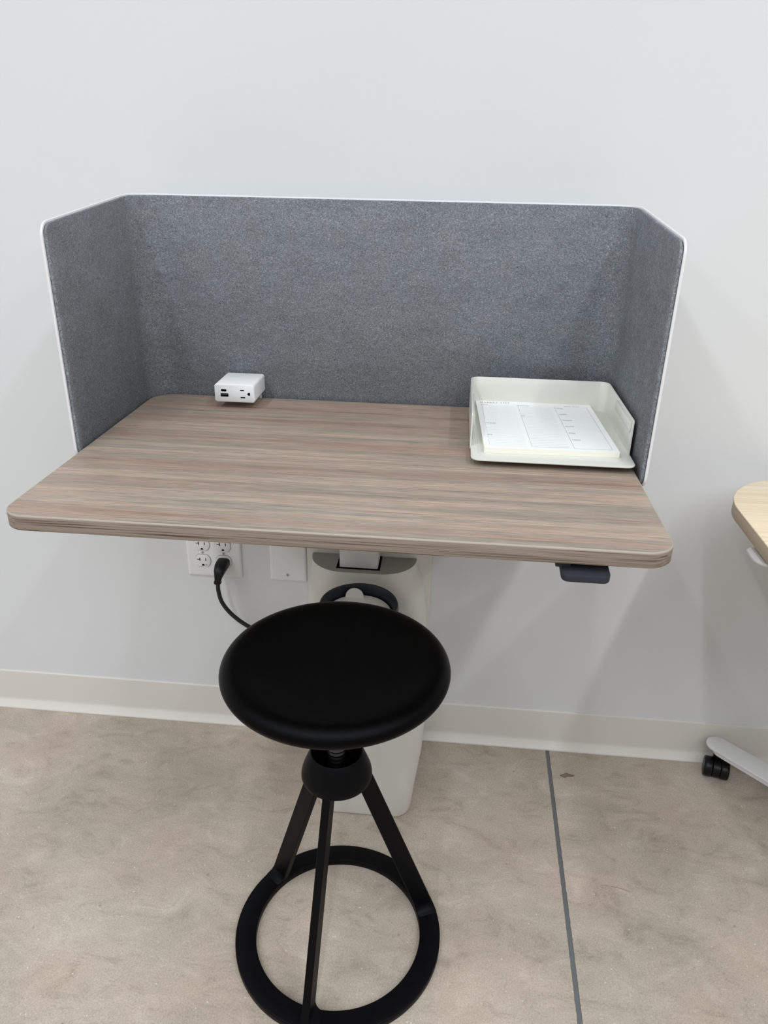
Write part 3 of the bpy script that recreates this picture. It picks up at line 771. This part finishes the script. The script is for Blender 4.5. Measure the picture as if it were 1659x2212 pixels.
bm = bmesh.new(); box(bm, 0.515, 0.575, -0.345, -0.29, T2Z-TH2-0.0090, T2Z-TH2+0.0005, 0.0008); link('lever_bracket', bm, GREYW, lv2)
bm = bmesh.new(); slab(bm, rrect(0.915, 0.985, -0.40, -0.32, 0.012, 6), 0.085, T2Z-TH2-0.008, 0.001, 2); link('post', bm, WHITE, tab)
bm = bmesh.new(); slab(bm, rrect(0.80, 1.10, -0.50, -0.22, 0.01, 4), T2Z-TH2-0.0085, T2Z-TH2+0.0003, 0.001, 2); link('top_bracket', bm, WHITE, tab)
bm = bmesh.new(); slab(bm, rrect(0.885, 1.015, -0.425, -0.295, 0.03, 6), 0.052, 0.088, 0.003, 2); link('base_hub', bm, WHITE, tab)
def foot(ex, ey):
    c = Vector((0.95, -0.36, 0)); e = Vector((ex, ey, 0)); d = (e-c); L = d.length; d.normalize(); n = Vector((-d.y, d.x, 0)); hw = 0.0245
    def T(a, b, z): v = c + d*a + n*b; return (v.x, v.y, z)
    P = [(0.02, -hw*1.15)] + [(L-hw+hw*math.cos(t), hw*math.sin(t)) for t in [math.radians(-90+180*k/16) for k in range(17)]] + [(0.02, hw*1.15)]
    bm = bmesh.new(); slab(bm, P, 0.0725, 0.0780, 0.0012, 2, T); f = link('foot_arm', bm, WHITE, tab, angle=50)
    P2 = [(0.02, -hw*0.95)] + [(L-0.018-hw*.8+hw*.8*math.cos(t), hw*.8*math.sin(t)) for t in [math.radians(-90+180*k/12) for k in range(13)]] + [(0.02, hw*0.95)]
    bm = bmesh.new(); slab(bm, P2, 0.0610, 0.0728, 0.0012, 2, T); link('arm_rib', bm, WHITE, f, angle=50)
    return c + d*(L-0.030)
def castor(p, yaw):
    cs = bpy.data.objects.new('castor', None); C.objects.link(cs); cs.parent = tab
    cs.matrix_parent_inverse = Matrix.Translation(-Vector(abs_loc(tab))); cs.empty_display_size = 0.02
    RM = Matrix.Translation((p.x, p.y, 0)) @ Matrix.Rotation(yaw, 4, 'Z')
    off = Vector((0.0, -0.010, 0.0225))
    def sub(name, bm, m):
        bmesh.ops.transform(bm, matrix=RM, verts=bm.verts)
        o = link(name, bm, m, None, angle=50); o.parent = cs; return o
    for sx in (-1, 1):
        bm = bmesh.new(); pr = [(0.0001, 0), (0.016, 0), (0.0205, 0.0008), (0.0222, 0.003), (0.0222, 0.0155), (0.0205, 0.018), (0.014, 0.019), (0.0001, 0.019)]
        lathe(bm, pr, 0, 0, 32)
        bmesh.ops.transform(bm, matrix=Matrix.Translation(off + Vector((sx*0.0075 if sx > 0 else -0.0075, 0, 0))) @ Matrix.Rotation(math.radians(90*sx), 4, 'Y'), verts=bm.verts)
        sub('wheel', bm, BPL)
    bm = bmesh.new()
    arc = [(0.0212*math.cos(t)+off.y, 0.0212*math.sin(t)+off.z) for t in [math.radians(-65+310*k/20) for k in range(21)]]
    loft(bm, [[(x, y, z) for y, z in arc] for x in (-0.0072, 0.0072)]); sub('wheel_hood', bm, BPL)
    bm = bmesh.new(); lathe(bm, [(0.0095, 0.036), (0.0095, 0.0602)], 0, 0.004, 24, True, True); sub('stem', bm, BPL)
castor(foot(0.612, -0.022), math.radians(-14))
castor(foot(1.288, -0.022), math.radians(40))
castor(foot(1.288, -0.698), math.radians(-60))
castor(foot(0.680, -0.600), math.radians(20))

# ================================================================== small thing on the floor
bm = bmesh.new()
tube(bm, catmull([(0.3311, -0.3718, 0.0004), (0.3440, -0.3700, 0.0007), (0.3600, -0.3715, 0.0004), (0.3740, -0.3748, 0.0006), (0.3859, -0.3790, 0.0004)], 6), 0.00028, 6)
hs = link('hair_strand', bm, STAIN)
hs['label'] = 'single fine dark hair lying on the concrete floor right of the joint'; hs['category'] = 'hair'
